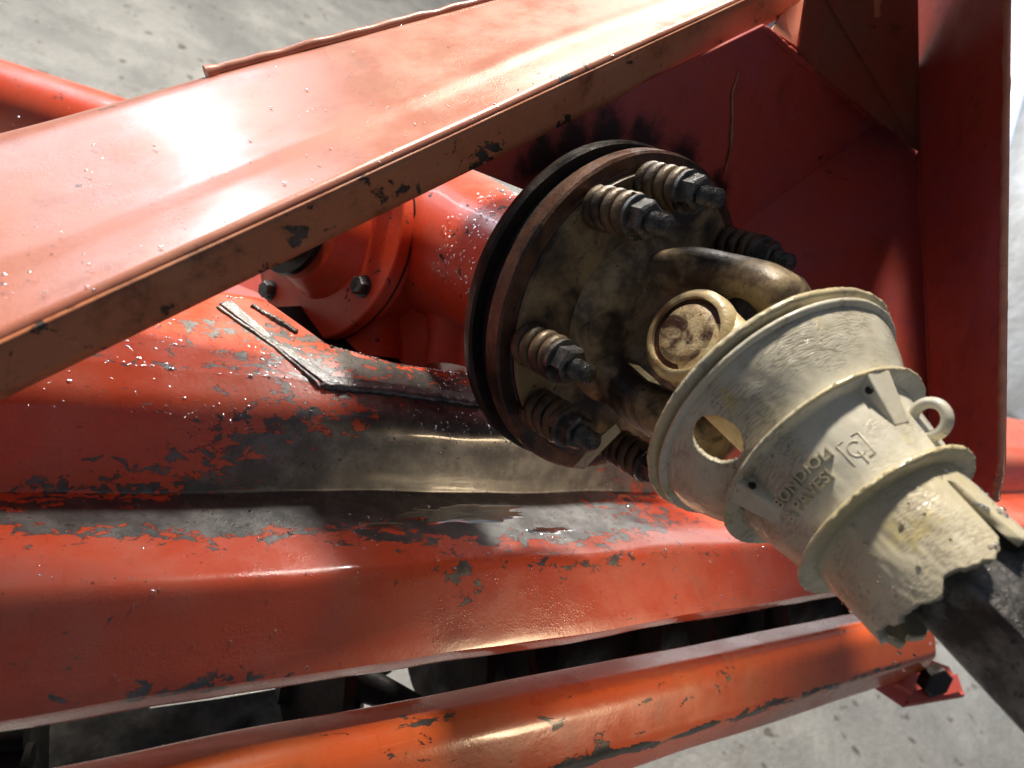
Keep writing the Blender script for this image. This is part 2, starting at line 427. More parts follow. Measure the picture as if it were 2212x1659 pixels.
# lower square bar
bp = profile([(*yz(1540, .45), 0), (*yz(1462, .432), .007), (*yz(1526, .396), .020), (*yz(1692, .391), .012), (*yz(1745, .42), .006), (*yz(1640, .46), 0)], .006)
tb = list(np.arange(-.30, .505, .006))
vs = [p+D*t+Vector((0, noise.noise((p+D*t)*12)*.0012, 0)) for t in tb for p in bp]
fs = grid_faces(len(tb), len(bp), wrap_m=True)+[tuple(range(len(bp)))[::-1], tuple(range((len(tb)-1)*len(bp), len(tb)*len(bp)))]
def onbar(u, v): return hit(u, v, Vector((0, *yz(1528, .397))), (Vector((0, *yz(1690, .392)))-Vector((0, *yz(1528, .397)))).cross(D))
o = part('front_bar', vs, fs, mp_bar, TL, 50, {'wear': blobs(vs, [(onbar(930, 1540), .04, .011, .75), (onbar(1040, 1520), .03, .008, .6), (onbar(1240, 1650), .06, .006, .9), (onbar(1500, 1590), .12, .0045, 1.1), (onbar(1800, 1480), .12, .004, .9), (onbar(1500, 1420), .12, .004, .7), (onbar(850, 1500), .05, .004, .6)])})

# guard hood : the big top sheet
E2 = Vector((2294, 1659, 1600)).normalized()
Mid = at(1106, 230, .36); Bk = at(1106, -20, .465); nT = (Bk-Mid).cross(E2)
def ontop(u, v): return hit(u, v, Mid, nT)
def fl_(u, off): return ontop(u, 738-.46*u)
fl_l = lambda u: 738-.46*u
bk_l = lambda u: 273-.26*u
n_u, n_v = 110, 26
vs = []
for i in range(n_u):
    uf = -260+(1780+260)*i/(n_u-1); ub = -260+(1560+260)*i/(n_u-1)
    a, b = ontop(uf, fl_l(uf)), ontop(ub, bk_l(ub))
    for j in range(n_v):
        s_ = j/(n_v-1); p = a.lerp(b, s_)
        bend = .0025*math.exp(-((s_-.30)/.04)**2)*0.35
        dent = noise.noise(p*6)*.0035+noise.noise(p*15)*.0010
        if s_ > .86: dent -= .004*((s_-.86)/.14)**2
        vs.append(p-nT.normalized()*(-1 if nT.y > 0 else 1)*(dent+bend)*min(1, s_*8))
PT = Vector((1,0,0))
w_top = blobs(vs, [(ontop(1230, 175), .03, .006, 1.0), (ontop(1020, 258), .04, .003, .8), (ontop(1350, 115), .05, .003, .8), (ontop(600, 455), .07, .0025, .6)])
o = part('guard_top', vs, grid_faces(n_u, n_v), mp_top, TL, 40, {'wear': w_top}, fix=False)
sm = o.modifiers.new('thick', 'SOLIDIFY'); sm.thickness = .004; sm.offset = -1 if False else 0
# folded front edge of the top sheet
Bm = at(1106, 859-.488*1106, .373); nF = (Bm-Mid).cross(E2)
vs = []; 
for i in range(n_u):
    u = -260+(1850+260)*i/(n_u-1)
    a = hit(u, fl_l(u), Mid, nT); a = hit(u, fl_l(u)-1, Mid, nF); b = hit(u, 859-.488*u, Mid, nF)
    for j in range(6):
        q = a.lerp(b, j/5); vs.append(q+Vector((0, 0, noise.noise(q*14)*.0010)))
mp_fold = paint('paint_guard_fold_lit', (.56, .20, .095), .66, (42, 60, 60), dirt=.8, rough=.6, faded=(.58, .26, .14), steel=(.06,.055,.052))  # bounced light on the fold is mixed into this paler paint
o = part('guard_fold', vs, grid_faces(n_u, 6), mp_fold, TL, 40, {'wear': blobs(vs, [(hit(860, 400, Mid, nF), .05, .006, .34), (hit(740, 470, Mid, nF), .05, .008, .36), (hit(1000, 320, Mid, nF), .03, .004, .34)])}, fix=False)
sm = o.modifiers.new('thick', 'SOLIDIFY'); sm.thickness = .004; sm.offset = 0
# raised lip on the far edge
path = [ontop(u, bk_l(u)+4) for u in range(446, 1300, 14)]
up_t = nT.normalized()*(1 if nT.y > 0 else -1)
path = [p+up_t*(.0022+.0012*noise.noise(p*60)-.0016) for p in path]
rad = [.0030*(1+.16*noise.noise(p*60)) for p in path]; rad[0] = .0044; rad[1] = .0040
part('guard_lip', *tube(path, rad, 12, 1.0), mp_top, TL, 60)
# guard hood : inside sheets
PA = CC-CA*.048
def onA(u, v): return hit(u, v, PA, CA)
def zz(u, v): return onA(u, v).z
eA = [onA(1652, 52), onA(1930, 236), onA(1620, 485), onA(1330, 700), onA(1180, 560), onA(1143, 414), onA(1012, 362), onA(1100, 321), onA(1350, 199)]
def sheet(name, pts, n, mat, th=.003, lab=None, wear=None):
    o = part(name, *plate(pts, th), mat, TL, 30, label=lab); bevel(o, .0008)
    return o
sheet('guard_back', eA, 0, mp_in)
eB = [onA(1930, 236), onA(1620, 485), onA(1330, 700), onA(1400, 960), at(1700, 1040, .50), at(2020, 1100, .505), at(1985, 335, .56)]
cen = at(1800, 760, .52)
# as two facets so that each sheet stays flat
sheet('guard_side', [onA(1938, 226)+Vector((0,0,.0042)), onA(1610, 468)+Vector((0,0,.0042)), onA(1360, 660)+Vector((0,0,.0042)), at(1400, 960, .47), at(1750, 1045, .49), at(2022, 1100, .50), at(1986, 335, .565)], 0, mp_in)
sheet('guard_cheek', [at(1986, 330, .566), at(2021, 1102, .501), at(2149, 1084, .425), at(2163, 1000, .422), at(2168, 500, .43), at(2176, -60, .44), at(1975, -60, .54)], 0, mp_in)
# its bright raw front edge
bead('cheek_edge', [at(2176, -60, .4385), at(2168.5, 500, .4285), at(2163.5, 1000, .4205), at(2150, 1084, .424)], .0021, mp_top, 80)
# gusset under the roof
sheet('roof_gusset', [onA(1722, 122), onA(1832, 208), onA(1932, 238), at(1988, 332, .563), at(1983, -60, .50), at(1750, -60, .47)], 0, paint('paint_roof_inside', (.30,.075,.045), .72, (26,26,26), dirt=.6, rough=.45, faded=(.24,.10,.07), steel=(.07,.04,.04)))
sheet('roof_shade', [at(1745, -62, .47), at(1988, -62, .50), at(2176, -62, .44), Vector((.300, .222, .36)), Vector((.100, .222, .345)), Vector((.100, .235, .40))], 0, mp_top)  # unseen sheet added above the view to shade the clutch and cheek
sheet('roof_lit_piece', [onA(1661, 70), onA(1722, 124), at(1748, -10, .49), at(1690, 25, .50)], 0, mp_top)  # lit triangle of the gusset, made as a tilted, paler sheet
bead('gusset_weld', [onA(1650, 60), onA(1725, 128), onA(1832, 212), onA(1960, 318)-Vector((0,0,.003))], .0024, mp_in, 60)
bead('fold_gap_bead', [at(1985, -50, .545), at(1986.5, 332, .5645), at(2003, 700, .525), at(2021, 1100, .4995)], .0016, mp_in, 60)  # bead added along the fold to cover the light gap between the sheets
def stain(mat, pts, r, col, sc=70):
    """grease soaked into the paint round given points"""
    t = mat.node_tree; b = t.nodes['Principled BSDF']; N = t.nodes.new; L = t.links.new
    tc = N('ShaderNodeTexCoord'); nz = N('ShaderNodeTexNoise'); nz.inputs['Scale'].default_value = sc; nz.inputs['Detail'].default_value = 9; nz.inputs['Roughness'].default_value = .68
    L(tc.outputs['Object'], nz.inputs['Vector']); prev = None
    for p in pts:
        d = N('ShaderNodeVectorMath'); d.operation = 'DISTANCE'; L(tc.outputs['Object'], d.inputs[0]); d.inputs[1].default_value = W(p)-TL.location
        if prev is None: prev = d.outputs['Value']
        else:
            m = N('ShaderNodeMath'); m.operation = 'MINIMUM'; L(prev, m.inputs[0]); L(d.outputs['Value'], m.inputs[1]); prev = m.outputs[0]
    a = N('ShaderNodeMath'); a.operation = 'MULTIPLY_ADD'; L(nz.outputs['Fac'], a.inputs[0]); a.inputs[1].default_value = -r*2.2; L(prev, a.inputs[2])
    mr = N('ShaderNodeMapRange'); mr.interpolation_type = 'SMOOTHSTEP'; L(a.outputs[0], mr.inputs[0])
    mr.inputs[1].default_value = -r*.7; mr.inputs[2].default_value = r*.35; mr.inputs[3].default_value = .94; mr.inputs[4].default_value = 0
    mx = N('ShaderNodeMix'); mx.data_type = 'RGBA'; L(mr.outputs[0], mx.inputs[0])
    L(b.inputs['Base Color'].links[0].from_socket, mx.inputs[6]); mx.inputs[7].default_value = (*col, 1); L(mx.outputs[2], b.inputs['Base Color'])
    return mat
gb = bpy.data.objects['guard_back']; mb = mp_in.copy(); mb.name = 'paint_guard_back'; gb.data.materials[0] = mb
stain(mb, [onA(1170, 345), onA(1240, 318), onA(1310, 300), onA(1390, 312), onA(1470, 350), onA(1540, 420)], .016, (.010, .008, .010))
stain(bpy.data.materials['paint_roof_inside'], [at(1880, 110, .53), at(1905, 60, .52), at(1850, 190, .55), at(1915, 270, .56)], .010, (.02, .012, .012), 50)
tube_fold = bead('gusset_fold', [at(1905, -50, .488), at(1875, 90, .515), onA(1838, 206)-Vector((0,0,.003))], .0034, mp_fold, 40)
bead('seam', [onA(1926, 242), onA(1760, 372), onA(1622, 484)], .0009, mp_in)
# torn paint on the back sheet
sp = [(1595, 155), (1580, 205), (1580, 262), (1577, 320), (1563, 380)]
ring = [onA(u, v)-Vector((0,0,.0015)) for u, v in sp]
part('paint_scratch', *tube(ring, [.0003, .0006, .0009, .0013, .0003], 6), dirty_metal('bare_scratch', (.5,.33,.2), (.35,.2,.1), (.3,.1,.05), 90), TL, 60)

part('gap_cover_plate', *plate([at(380, 560, .66), at(720, 560, .66), at(720, 700, .63), at(380, 660, .62)], .03), mp_in, TL, 30)  # plate added to cover the floor gap left of the side cover
# hood tube at the far left
o = part('frame_tube', *tube([at(-260, 146, .80), at(-100, 190, .78), at(120, 262, .76), at(420, 360, .74)], .043, 48, 1.0), mp_case, TL, 50)

# gearbox
GC = at(702, 503, .53); GA = Vector((-.56, .09, -.78)).normalized()
hv, hf = lathe(CC-CA*.215, CA, [(-.03, .052), (0, .056), (.035, .056), (.055, .053), (.075, .049), (.135, .0445), (.150, .043), (.152, .040), (.178, .040)], 96)
o = part('input_housing', hv, hf, mp_case, TL, 40, {'wear': blobs(hv, [(onA(905, 515)+Vector((-.02,0,.09)), .03, .02, .5), (onA(960, 560)+Vector((-.02,0,.08)), .03, .02, .35), (onA(1040, 560)+Vector((0,0,.05)), .03, .03, .3)])})
o = part('gear_case', *lathe(GC-GA*.135, GA, [(0, .02), (.001, .050), (.045, .060), (.075, .064), (.115, .068), (.117, .075), (.125, .075)], 96, cap=(True, False)), mp_case, TL, 40)
gp = part('side_cover', *lathe(GC-GA*.0095, GA, [(0, .060), (0, .0770), (.0085, .0770), (.0095, .0760), (.0100, .048), (.012, .046), (.026, .039), (.028, .037), (.028, .030)], 120, cap=(True, True)), mp_case, TL, 30)
a_, e_, g_ = basis(GA)
for k, (an_, rr_) in enumerate(((316, .061), (257, .069), (213, .069), (165, .066), (120, .066), (70, .066), (20, .066))):
    th = R(an_); c_ = GC+(e_*math.cos(th)+g_*math.sin(th))*rr_
    part('cover_bolt', *merge(lathe(c_, GA, [(0, .0078), (.0012, .0078), (.0014, .006)], 24), hexnut(c_+GA*.001, GA, .0066, .0062, .0008, .2*k)), m_nut, gp, 30)
# cast ribs and feet of the gearbox
for (u1, v1, z1, u2, v2, z2, r) in ((800, 640, .55, 795, 775, .545, .017), (985, 680, .54, 975, 800, .53, .015)):
    o = part('case_foot', *tube([at(u1, v1, z1), at((u1+u2)/2, (v1+v2)/2, (z1+z2)/2), at(u2, v2, z2)], [r*1.2, r, r*1.05], 20, 1.4), mp_case, TL, 50)
part('case_web', *plate([at(860, 560, .545), at(1005, 690, .53), at(1010, 760, .53), at(1000, 815, .535), at(850, 780, .545), at(800, 700, .55)], .02), mp_case, TL, 30)
bead('case_seam', [GC-GA*.0115+(e_*math.cos(t)+g_*math.sin(t))*.0765 for t in np.linspace(0, 6.28, 60)], .0006, m_dark, 60)
part('hub_seal', *lathe(GC, GA, [(.027, .037), (.031, .036), (.031, .028), (.027, .027)], 60), m_dark, gp, 30)
o = part('axle_tube', *tube([GC+GA*.02, GC+GA*.07], .0265, 32), mp_case, gp, 40)

# dark sheet and brackets under the deck
part('rubber_flap', *plate([at(60, 1490, .50), at(322, 1440, .53), at(322, 1530, .53), at(480, 1508, .54), at(655, 1478, .56), at(662, 1440, .56), at(660, 1700, .50), at(60, 1800, .45)], .006), m_rubber, TL, 30)
o = part('hinge_pin', *tube([at(-60, 1585, .42), at(60, 1573, .43)], .012, 24), m_rubber, TL, 40)
o = part('hinge_pin', *tube([at(-60, 1650, .42), at(70, 1640, .43)], .009, 24), m_rubber, TL, 40)
part('hinge_plate', *plate([at(62, 1545, .44), at(72, 1680, .43), at(105, 1700, .46), at(108, 1520, .47)], .006), m_rubber, TL, 30)
for (u, v, z) in ((120, 1533, .345), (1050, 1395, .455), (1512, 1318, .58), (1466, 1385, .52)):
    pass
# bracket at the right end of the bar
o = part('end_bracket', *merge(plate([at(1860, 1458, .72), at(1955, 1522, .70), at(2085, 1500, .74), at(2050, 1440, .78), at(2010, 1425, .78)], .004),
     plate([at(1860, 1458, .72), at(1955, 1522, .70), at(1985, 1420, .70), at(1900, 1380, .72)], .004)), mp_in, TL, 30)
o = part('bracket_floor', *plate([at(1948, 1500, .705), at(1965, 1520, .70), at(2080, 1492, .735), at(2068, 1455, .745), at(1990, 1488, .715)], .003), mp_in, TL, 30)
o = part('bracket_knob', *tube([at(1950, 1430, .71), at(1958, 1465, .705), at(1948, 1490, .70)], .009, 14), mp_in, TL, 50)
o = part('bracket_bolt', *merge(hexnut(at(2010, 1462, .72), Vector((.2, -.3, -1)), .016, .012)), m_dark, TL, 30)

# tine rotor
RO = empty('tine_rotor', at(1400, 1380, .7), 'black tine rotor with curved blades below the orange deck', 'tine rotor')
rc = Vector((0, *yz(1372, .60)))
tt = lambda u: ((u-CX)/F*.60)/(D.x-(u-CX)/F*D.z)
part('rotor_tube', *tube([rc+D*(tt(985)), rc+D*.4, rc+D*.9], .036, 40), m_rotor, RO, 40)
for k, (u, ph) in enumerate(((700, 0), (985, 100), (1130, 200), (1330, 60), (1560, 150), (1800, 20))):
    c0 = rc+D*tt(u)
    a_, e_, g_ = basis(D)
    pr, pl = [], []
    n = 22
    for i in range(n):
        s_ = i/(n-1); th = R(ph+150*s_); rr = .045+.055*s_
        ctr = c0+(e_*math.cos(th)+g_*math.sin(th))*rr+D*.02*s_*s_
        wv = (e_*math.cos(th)+g_*math.sin(th))*(.020*(1-.5*s_))
        for (x, y) in ((-1, -1), (1, -1), (1, 1), (-1, 1)):
            pr.append(ctr+wv*x+D*.004*y)
    fs = grid_faces(n, 4, wrap_m=True)+[(0,1,2,3), tuple(range(4*n-4, 4*n))]
    part('blade', pr, fs, m_rotor, RO, 30)
    part('blade_flange', *lathe(c0-D*.012, D, [(0, .03), (0, .058), (.008, .058), (.008, .03)], 40, cap=(True, True)), m_rotor, RO, 30)
part('scraper_arm', *tube([at(600, 1475, .52), at(760, 1465, .54), at(860, 1510, .54), at(960, 1560, .53)], [.014, .014, .010, .008], 14), m_rotor, RO, 50)
part('rotor_bracket', *plate([at(655, 1475, .54), at(700, 1440, .55), at(835, 1400, .56), at(845, 1425, .56), at(790, 1460, .55), at(760, 1640, .5), at(640, 1640, .5)], .02), m_rotor, RO, 30)

# ------------------------------------------------------------------ drive shaft with clutch and joint
DS = empty('drive_shaft', J, 'drive shaft with round spring clutch, greasy yellow yokes and dark shaft', 'drive shaft')
A_, Ea, Ga = basis(CA)
def ja(amp, fr):
    return lambda k, th, t, r: (t, r*(1+amp*noise.noise(Vector((math.cos(th)*fr, math.sin(th)*fr, t*50+k)))))
part('rear_plate', *lathe(CC, CA, [(-.0285, .03), (-.0285, .0925), (-.027, .0938), (-.0225, .0938), (-.021, .0925), (-.021, .03)], 160, ja(.006, 3)), m_dark, DS, 30)
part('friction_disc', *lathe(CC, CA, [(-.0208, .03), (-.0208, .0865), (-.0115, .0865), (-.0115, .03)], 128), m_black, DS, 30)
part('pressure_plate', *lathe(CC, CA, [(-.0113, .03), (-.0113, .0905), (-.010, .0918), (-.0012, .0918), (0, .0905), (0, .084), (.0006, .083), (.0006, .002)], 160, ja(.004, 4)), m_rim, DS, 30)
part('clutch_plate', *lathe(CC, CA, [(.0008, .020), (.0008, .0822), (.0032, .0815), (.0036, .080), (.0036, .020)], 160, ja(.003, 3)), m_flange, DS, 30)
part('hub', *lathe(CC, CA, [(-.075, .024), (-.029, .024)], 48, cap=(True, True)), m_dark, DS, 30)
ang = [132, 106, 42, -169, -140, -80, -20]
def frame_m(C, a, rot=0):
    """matrix that carries a mesh modelled along +Z to point C with axis a"""
    q = WD(a).to_track_quat('Z', 'Y'); return Matrix.Translation(W(C)-DS.location) @ q.to_matrix().to_4x4() @ Matrix.Rotation(rot, 4, 'Z')
def canon(name, vf, mat, smooth=35):
    return mesh(name, [tuple(v) for v in vf[0]], vf[1], mat, smooth)
Z = Vector((0,0,1))
sp = []; turns = 4.0; n = int(turns*26)
for i in range(n+1):
    th = 2*math.pi*turns*i/n; zt = .0022+(.0265-.0044)*max(0, min(1, (i/n*turns-.45)/(turns-.9)))
    sp.append(Vector((math.cos(th)*.0088, math.sin(th)*.0088, zt)))
spring_me = canon('spring', tube(sp, .0031, 12, .80, up=Z), m_spring, 60)
core_me = canon('spring_core', lathe(Vector((0,0,0)), Z, [(0, .0080), (.026, .0080)], 24), m_dark)
nut_me = canon('nut', merge(lathe(Vector((0,0,0)), Z, [(.0262, .004), (.0262, .0108), (.0282, .0108), (.0284, .0095), (.0284, .004)], 32), hexnut(Vector((0,0,.0284)), Z, .0094, .0078, .0012)), m_nut, 30)
th_p = [(0, .0045), (.036, .0045)]
zt = .036
while zt < .0455: th_p += [(zt, .0044), (zt+.0006, .0050), (zt+.0012, .0044)]; zt += .0013
th_p += [(zt, .0042), (zt+.001, .0032)]
bolt_me = canon('bolt', lathe(Vector((0,0,0)), Z, th_p, 28, cap=(True, True)), m_bolt, 25)
head_me = canon('bolt_head', hexnut(Vector((0,0,-.0285)), -Z, .0085, .006, .0008), m_nut, 30)
def inst(name, me, C, a, rot=0):
    o = bpy.data.objects.new(name, me); COL.objects.link(o); o.parent = DS; o.matrix_local = frame_m(C, a, rot); return o
for k, an in enumerate(ang):
    th = R(an); p = CC+(Ea*math.cos(th)+Ga*math.sin(th))*.0765
    rt = random.uniform(0, 6)
    inst('spring', spring_me, p+CA*.0034, CA, rt); inst('bolt', bolt_me, p+CA*.0034, CA); inst('nut', nut_me, p+CA*.0034, CA, rt)
    inst('spring_core', core_me, p+CA*.0034, CA); inst('bolt_head', head_me, p, CA, rt)

# flange yoke
Nn = Vector((-.67, .31, -.67)); Nn = (Nn-Nn.dot(BA)*BA).normalized()        # axis of the ear we see
Mm = Nn.cross(CA).normalized()
if Mm.y < 0: Mm = -Mm
Q = CA.cross(Mm).normalized()
vf = [lathe(CC, CA, [(.003, .020), (.0035, .049), (.006, .0475), (.010, .044), (.014, .034), (.016, .022), (.016, .001)], 96, ja(.01, 2))]
part('yoke_base', *vf[0], m_yoke, DS, 60)
def arm(sg):
    path = []; rads = []
    for i in range(26):
        s_ = i/25
        h = .004+s_*.086
        off = .0335+.006*math.sin(min(1, s_*1.2)*math.pi/2)-.004*max(0, s_-.75)/.25
        if s_ < .3: off -= .010*(1-s_/.3)**2
        path.append(CC+CA*h+Mm*sg*off)
        rr = .0225-.0055*min(1, s_/.5)
        if s_ > .86: rr *= math.sqrt(max(.02, 1-((s_-.86)/.145)**2))
        rads.append(rr)
    vs = []; seg = 28
    for p, r in zip(path, rads):
        for k in range(seg):
            th = 2*math.pi*k/seg; c, s2 = math.cos(th), math.sin(th)
            vs.append(p+Q*r*1.12*c+Mm*s2*min(r, .0140)*.95)
    return vs, grid_faces(len(path), seg, wrap_m=True)+[tuple(range(seg))[::-1], tuple(range((len(path)-1)*seg, len(path)*seg))]
part('yoke_arm', *arm(1), m_yoke, DS, 60)
part('yoke_arm', *arm(-1), m_yoke, DS, 60)
part('cross', *merge(tube([J-Nn*.028, J+Nn*.028], .0115, 24), tube([J-Mm*.034, J+Mm*.034], .0115, 24), lathe(J-Nn*.014, Nn, [(0, .019), (.028, .019)], 32, cap=(True, True))), m_dark, DS, 40)
# shaft yoke: ears with a ring, a bearing cap and a snap ring, joined to a sleeve on the shaft
def ear(sg):
    c0 = J+Nn*sg*.0365; nn = Nn*sg
    rings = []
    # ear solid: lathe for the boss
    boss = lathe(c0-nn*.016, nn, [(0, .0215), (.010, .0235), (.0135, .0230), (.0158, .0212), (.0168, .0196), (.0166, .0180), (.0135, .0175), (.0120, .002)], 64, lambda k, th, t, r: (t, r*(1+.012*noise.noise(Vector((math.cos(th)*3, math.sin(th)*3, k))))))
    web = []; n = 14
    q = BA.cross(Nn).normalized()
    for i in range(n):
        s_ = i/(n-1); c1 = c0-nn*(.008+.012*s_*s_)+BA*(.004+.060*s_)
        wq = .0222-.002*s_; wn = .0078+.004*s_
        for k in range(20):
            th = 2*math.pi*k/20; web.append(c1+q*math.copysign(abs(math.cos(th))**.7, math.cos(th))*wq+Nn*math.sin(th)*wn)
    return merge(boss, (web, grid_faces(n, 20, wrap_m=True)+[tuple(range(20))[::-1], tuple(range((n-1)*20, n*20))]))
for sg in (1, -1):
    part('yoke_ear', *ear(sg), m_ear, DS, 45)
    c0 = J+Nn*sg*.0365-Nn*sg*.016
    part('snap_ring', *lathe(c0, Nn*sg, [(.0121, .0177), (.0148, .0175), (.0150, .0152), (.0121, .0150)], 64), m_ring, DS, 40)
    part('bearing_cap', *lathe(c0, Nn*sg, [(.0105, .0151), (.0150, .0150), (.0160, .0142), (.0165, .010), (.0163, .0001)], 64, lambda k, th, t, r: (t+.0003*noise.noise(Vector((math.cos(th)*r*200, math.sin(th)*r*200, 1))), r)), m_cap, DS, 50)
part('sleeve', *lathe(J+BA*.058, BA, [(0, .020), (0, .030), (.02, .029), (.06, .0255), (.07, .022)], 64, cap=(True, False)), m_yoke, DS, 40)
# profiled inner shaft: four rounded ridges with flats
vs = []; seg = 64; a2, e2, g2 = basis(BA)
ln = list(np.linspace(.05, .42, 60))
SPIN = R(18)
def shaft_r(th):
    c = abs(math.cos(2*(th-SPIN))); 
    x, y = abs(math.cos(th-SPIN)), abs(math.sin(th-SPIN))
    return .0168/((x**9+y**9)**(1/9))
for t in ln:
    for k in range(seg):
        th = 2*math.pi*k/seg; r = shaft_r(th)
        vs.append(BC+Vector((.003, .0055, 0))+BA*t+(e2*math.cos(th)+g2*math.sin(th))*r)
part('inner_shaft', vs, grid_faces(len(ln), seg, wrap_m=True)+[tuple(range(seg))[::-1], tuple(range((len(ln)-1)*seg, len(ln)*seg))], m_shaft, DS, 30)

# ------------------------------------------------------------------ plastic cone guard
SG = empty('shaft_guard', BC+BA*.05, 'cracked ivory plastic safety cone with three rims and embossed maker name over the drive shaft', 'shaft guard')
s84 = .84
T1, T2, T3 = 0.0, .0421*s84, .0844*s84
BODY = [(.000, .0600), (.004, .0603), (.0075, .0595), (.012, .0578), (.020, .0538), (.030, .0475), (.0345, .0448), (.037, .0428), (.050, .0402), (.066, .0366), (.0710, .0356)]
def interp(pr, t):
    for (a, ra), (b, rb) in zip(pr, pr[1:]):
        if t <= b: return ra+(rb-ra)*(t-a)/(b-a)
    return pr[-1][1]
def bpt(t, th, r): return BC+BA*t+(e2*math.cos(th)+g2*math.sin(th))*r
def find(u, v, rf=lambda t: interp(BODY, t), lo=0, hi=.071):
    best = None
    for i in range(140):
        t = lo+(hi-lo)*i/139
        for k in range(360):
            th = 2*math.pi*k/360; n = (e2*math.cos(th)+g2*math.sin(th)); p = BC+BA*t+n*rf(t)
            if n.dot(p) > 0: continue
            x, y = pix(p); d = (x-u)**2+(y-v)**2
            if best is None or d < best[0]: best = (d, t, th)
    return best[1], best[2]
def surf(name, t0, t1, nt, seg, rf, mat, holes=(), th_=.0028, endfn=None, disp=.0004, parent=SG, off=1):
    """thin wall of revolution with round holes and a ragged far end"""
    vs, uv = [], []
    for i in range(nt):
        for k in range(seg):
            th = 2*math.pi*k/seg
            te = t1 if endfn is None else endfn(th)
            t = t0+(te-t0)*i/(nt-1); r = rf(t)
            r += disp*noise.noise(Vector((math.cos(th)*4, math.sin(th)*4, t*60)))+disp*.4*noise.noise(Vector((math.cos(th)*14, math.sin(th)*14, t*220)))
            vs.append([t, th, r])
    keep = []
    for (ht, hth, hr) in holes:
        for q in vs:
            dx = ((q[1]-hth+math.pi) % (2*math.pi)-math.pi)*q[2]; dt = q[0]-ht; d = math.hypot(dx, dt)
            if hr*.55 < d < hr*1.35 :
                pass
    fs = []
    G = [bpt(*q) for q in vs]
    def dist(q, h):
        dx = ((q[1]-h[1]+math.pi) % (2*math.pi)-math.pi)*q[2]; return dx, q[0]-h[0]
    for f in grid_faces(nt, seg, wrap_m=True):
        drop = False
        for h in holes:
            ds = [math.hypot(*dist(vs[i], h)) for i in f]
            if sum(ds)/4 < h[2]: drop = True
        if not drop: fs.append(f)
    # snap the boundary to the circle
    if holes:
        cnt = {}
        for f in fs:
            for i in range(4):
                e = tuple(sorted((f[i], f[(i+1) % 4]))); cnt[e] = cnt.get(e, 0)+1
        bnd = {i for e, c in cnt.items() if c == 1 for i in e}
        for i in bnd:
            for h in holes:
                dx, dt = dist(vs[i], h); d = math.hypot(dx, dt)
                if d < h[2]*1.6:
                    k = h[2]/d; nt_, nth = h[0]+dt*k, h[1]+dx*k/vs[i][2]
                    G[i] = bpt(nt_, nth, vs[i][2])
    o = part(name, G, fs, mat, parent, 50, fix=False)
    uvl = o.data.uv_layers.new(name='UVMap')
    for lp in o.data.loops:
        q = vs[lp.vertex_index]; uvl.data[lp.index].uv = (q[1]*.05, q[0])
    sm = o.modifiers.new('wall', 'SOLIDIFY'); sm.thickness = th_; sm.offset = off
    return o
ht, hth = find(1545, 950)
h2t, h2th = find(2000, 800)
surf('cone', 0.002, .0712, 90, 360, lambda t: interp(BODY, t), m_pl, [(ht, hth, .0099), (.019, hth+2.6, .0112)])
def rim(name, t, r, w, h_in, mat, rag=.0, crumb=None):
    def j(k, th, tt, rr):
        n = noise.noise(Vector((math.cos(th)*7, math.sin(th)*7, k*.3+t*90)))
        n2 = noise.noise(Vector((math.cos(th)*28, math.sin(th)*28, k+t*50)))
        out = (rr-h_in)/(r-h_in)
        a = rag*(n*.5+n2*.6)
        if crumb:
            for (c0, wd, am) in crumb:
                d = (th-c0+math.pi) % (2*math.pi)-math.pi
                if abs(d) < wd: a -= am*(.5+.5*n2)*(1-(d/wd)**2)
        return tt+a*.3*out, rr+a*out
    pr = [(t-w/2, h_in), (t-w/2, r-w*.3), (t-w*.25, r), (t+w*.25, r), (t+w/2, r-w*.3), (t+w/2, h_in)]
    o = part(name, *lathe(BC, BA, pr, 300, j), mat, SG, 60)
    return o
tw = find(1840, 640, lambda t: .0655, 0, .01)[1]
rim('rim', .0000, .0655, .0032, .059, m_pledge, .0010, [(tw, .35, .0022)])
rim('rim', .0050, .0630, .0026, .059, m_pl, .0004)
rim('rim', T2, .0503, .0026, .040, m_pl, .0005); rim('rim', T2+.0001, .0508, .0020, .049, m_pledge, .0007)
rim('rim', T3, .0412, .0026, .033, m_pledge, .0008)
# broken tube behind the last rim
tub = [(0, .0335), (.1, .0325)]
RT = lambda t: .0335-.03*(t-T3)
tA = find(2150, 1190, RT, .08, .14); tB = find(1900, 1360, RT, .08, .14)
def endf(th):
    x = Vector((math.cos(th)*3, math.sin(th)*3, 2)); n = noise.noise(x*.6)*.004+noise.noise(x*1.3)*.005+noise.noise(x*3.2)*.0016+noise.noise(x*9)*.0004
    d = (th-find_notch+math.pi) % (2*math.pi)-math.pi
    cut = -.028*math.exp(-(d/.10)**4)
    w = .5+.5*math.cos(th-tA[1])
    return tB[0]+(tA[0]-tB[0])*w+n+cut
find_notch = find(2150, 1130, RT, .08, .14)[1]
surf('broken_tube', .069, .12, 60, 420, RT, m_pltube, th_=.0034, endfn=endf, disp=.0005)
print('tube angles', tA, tB, find_notch, 'hole', ht, hth)
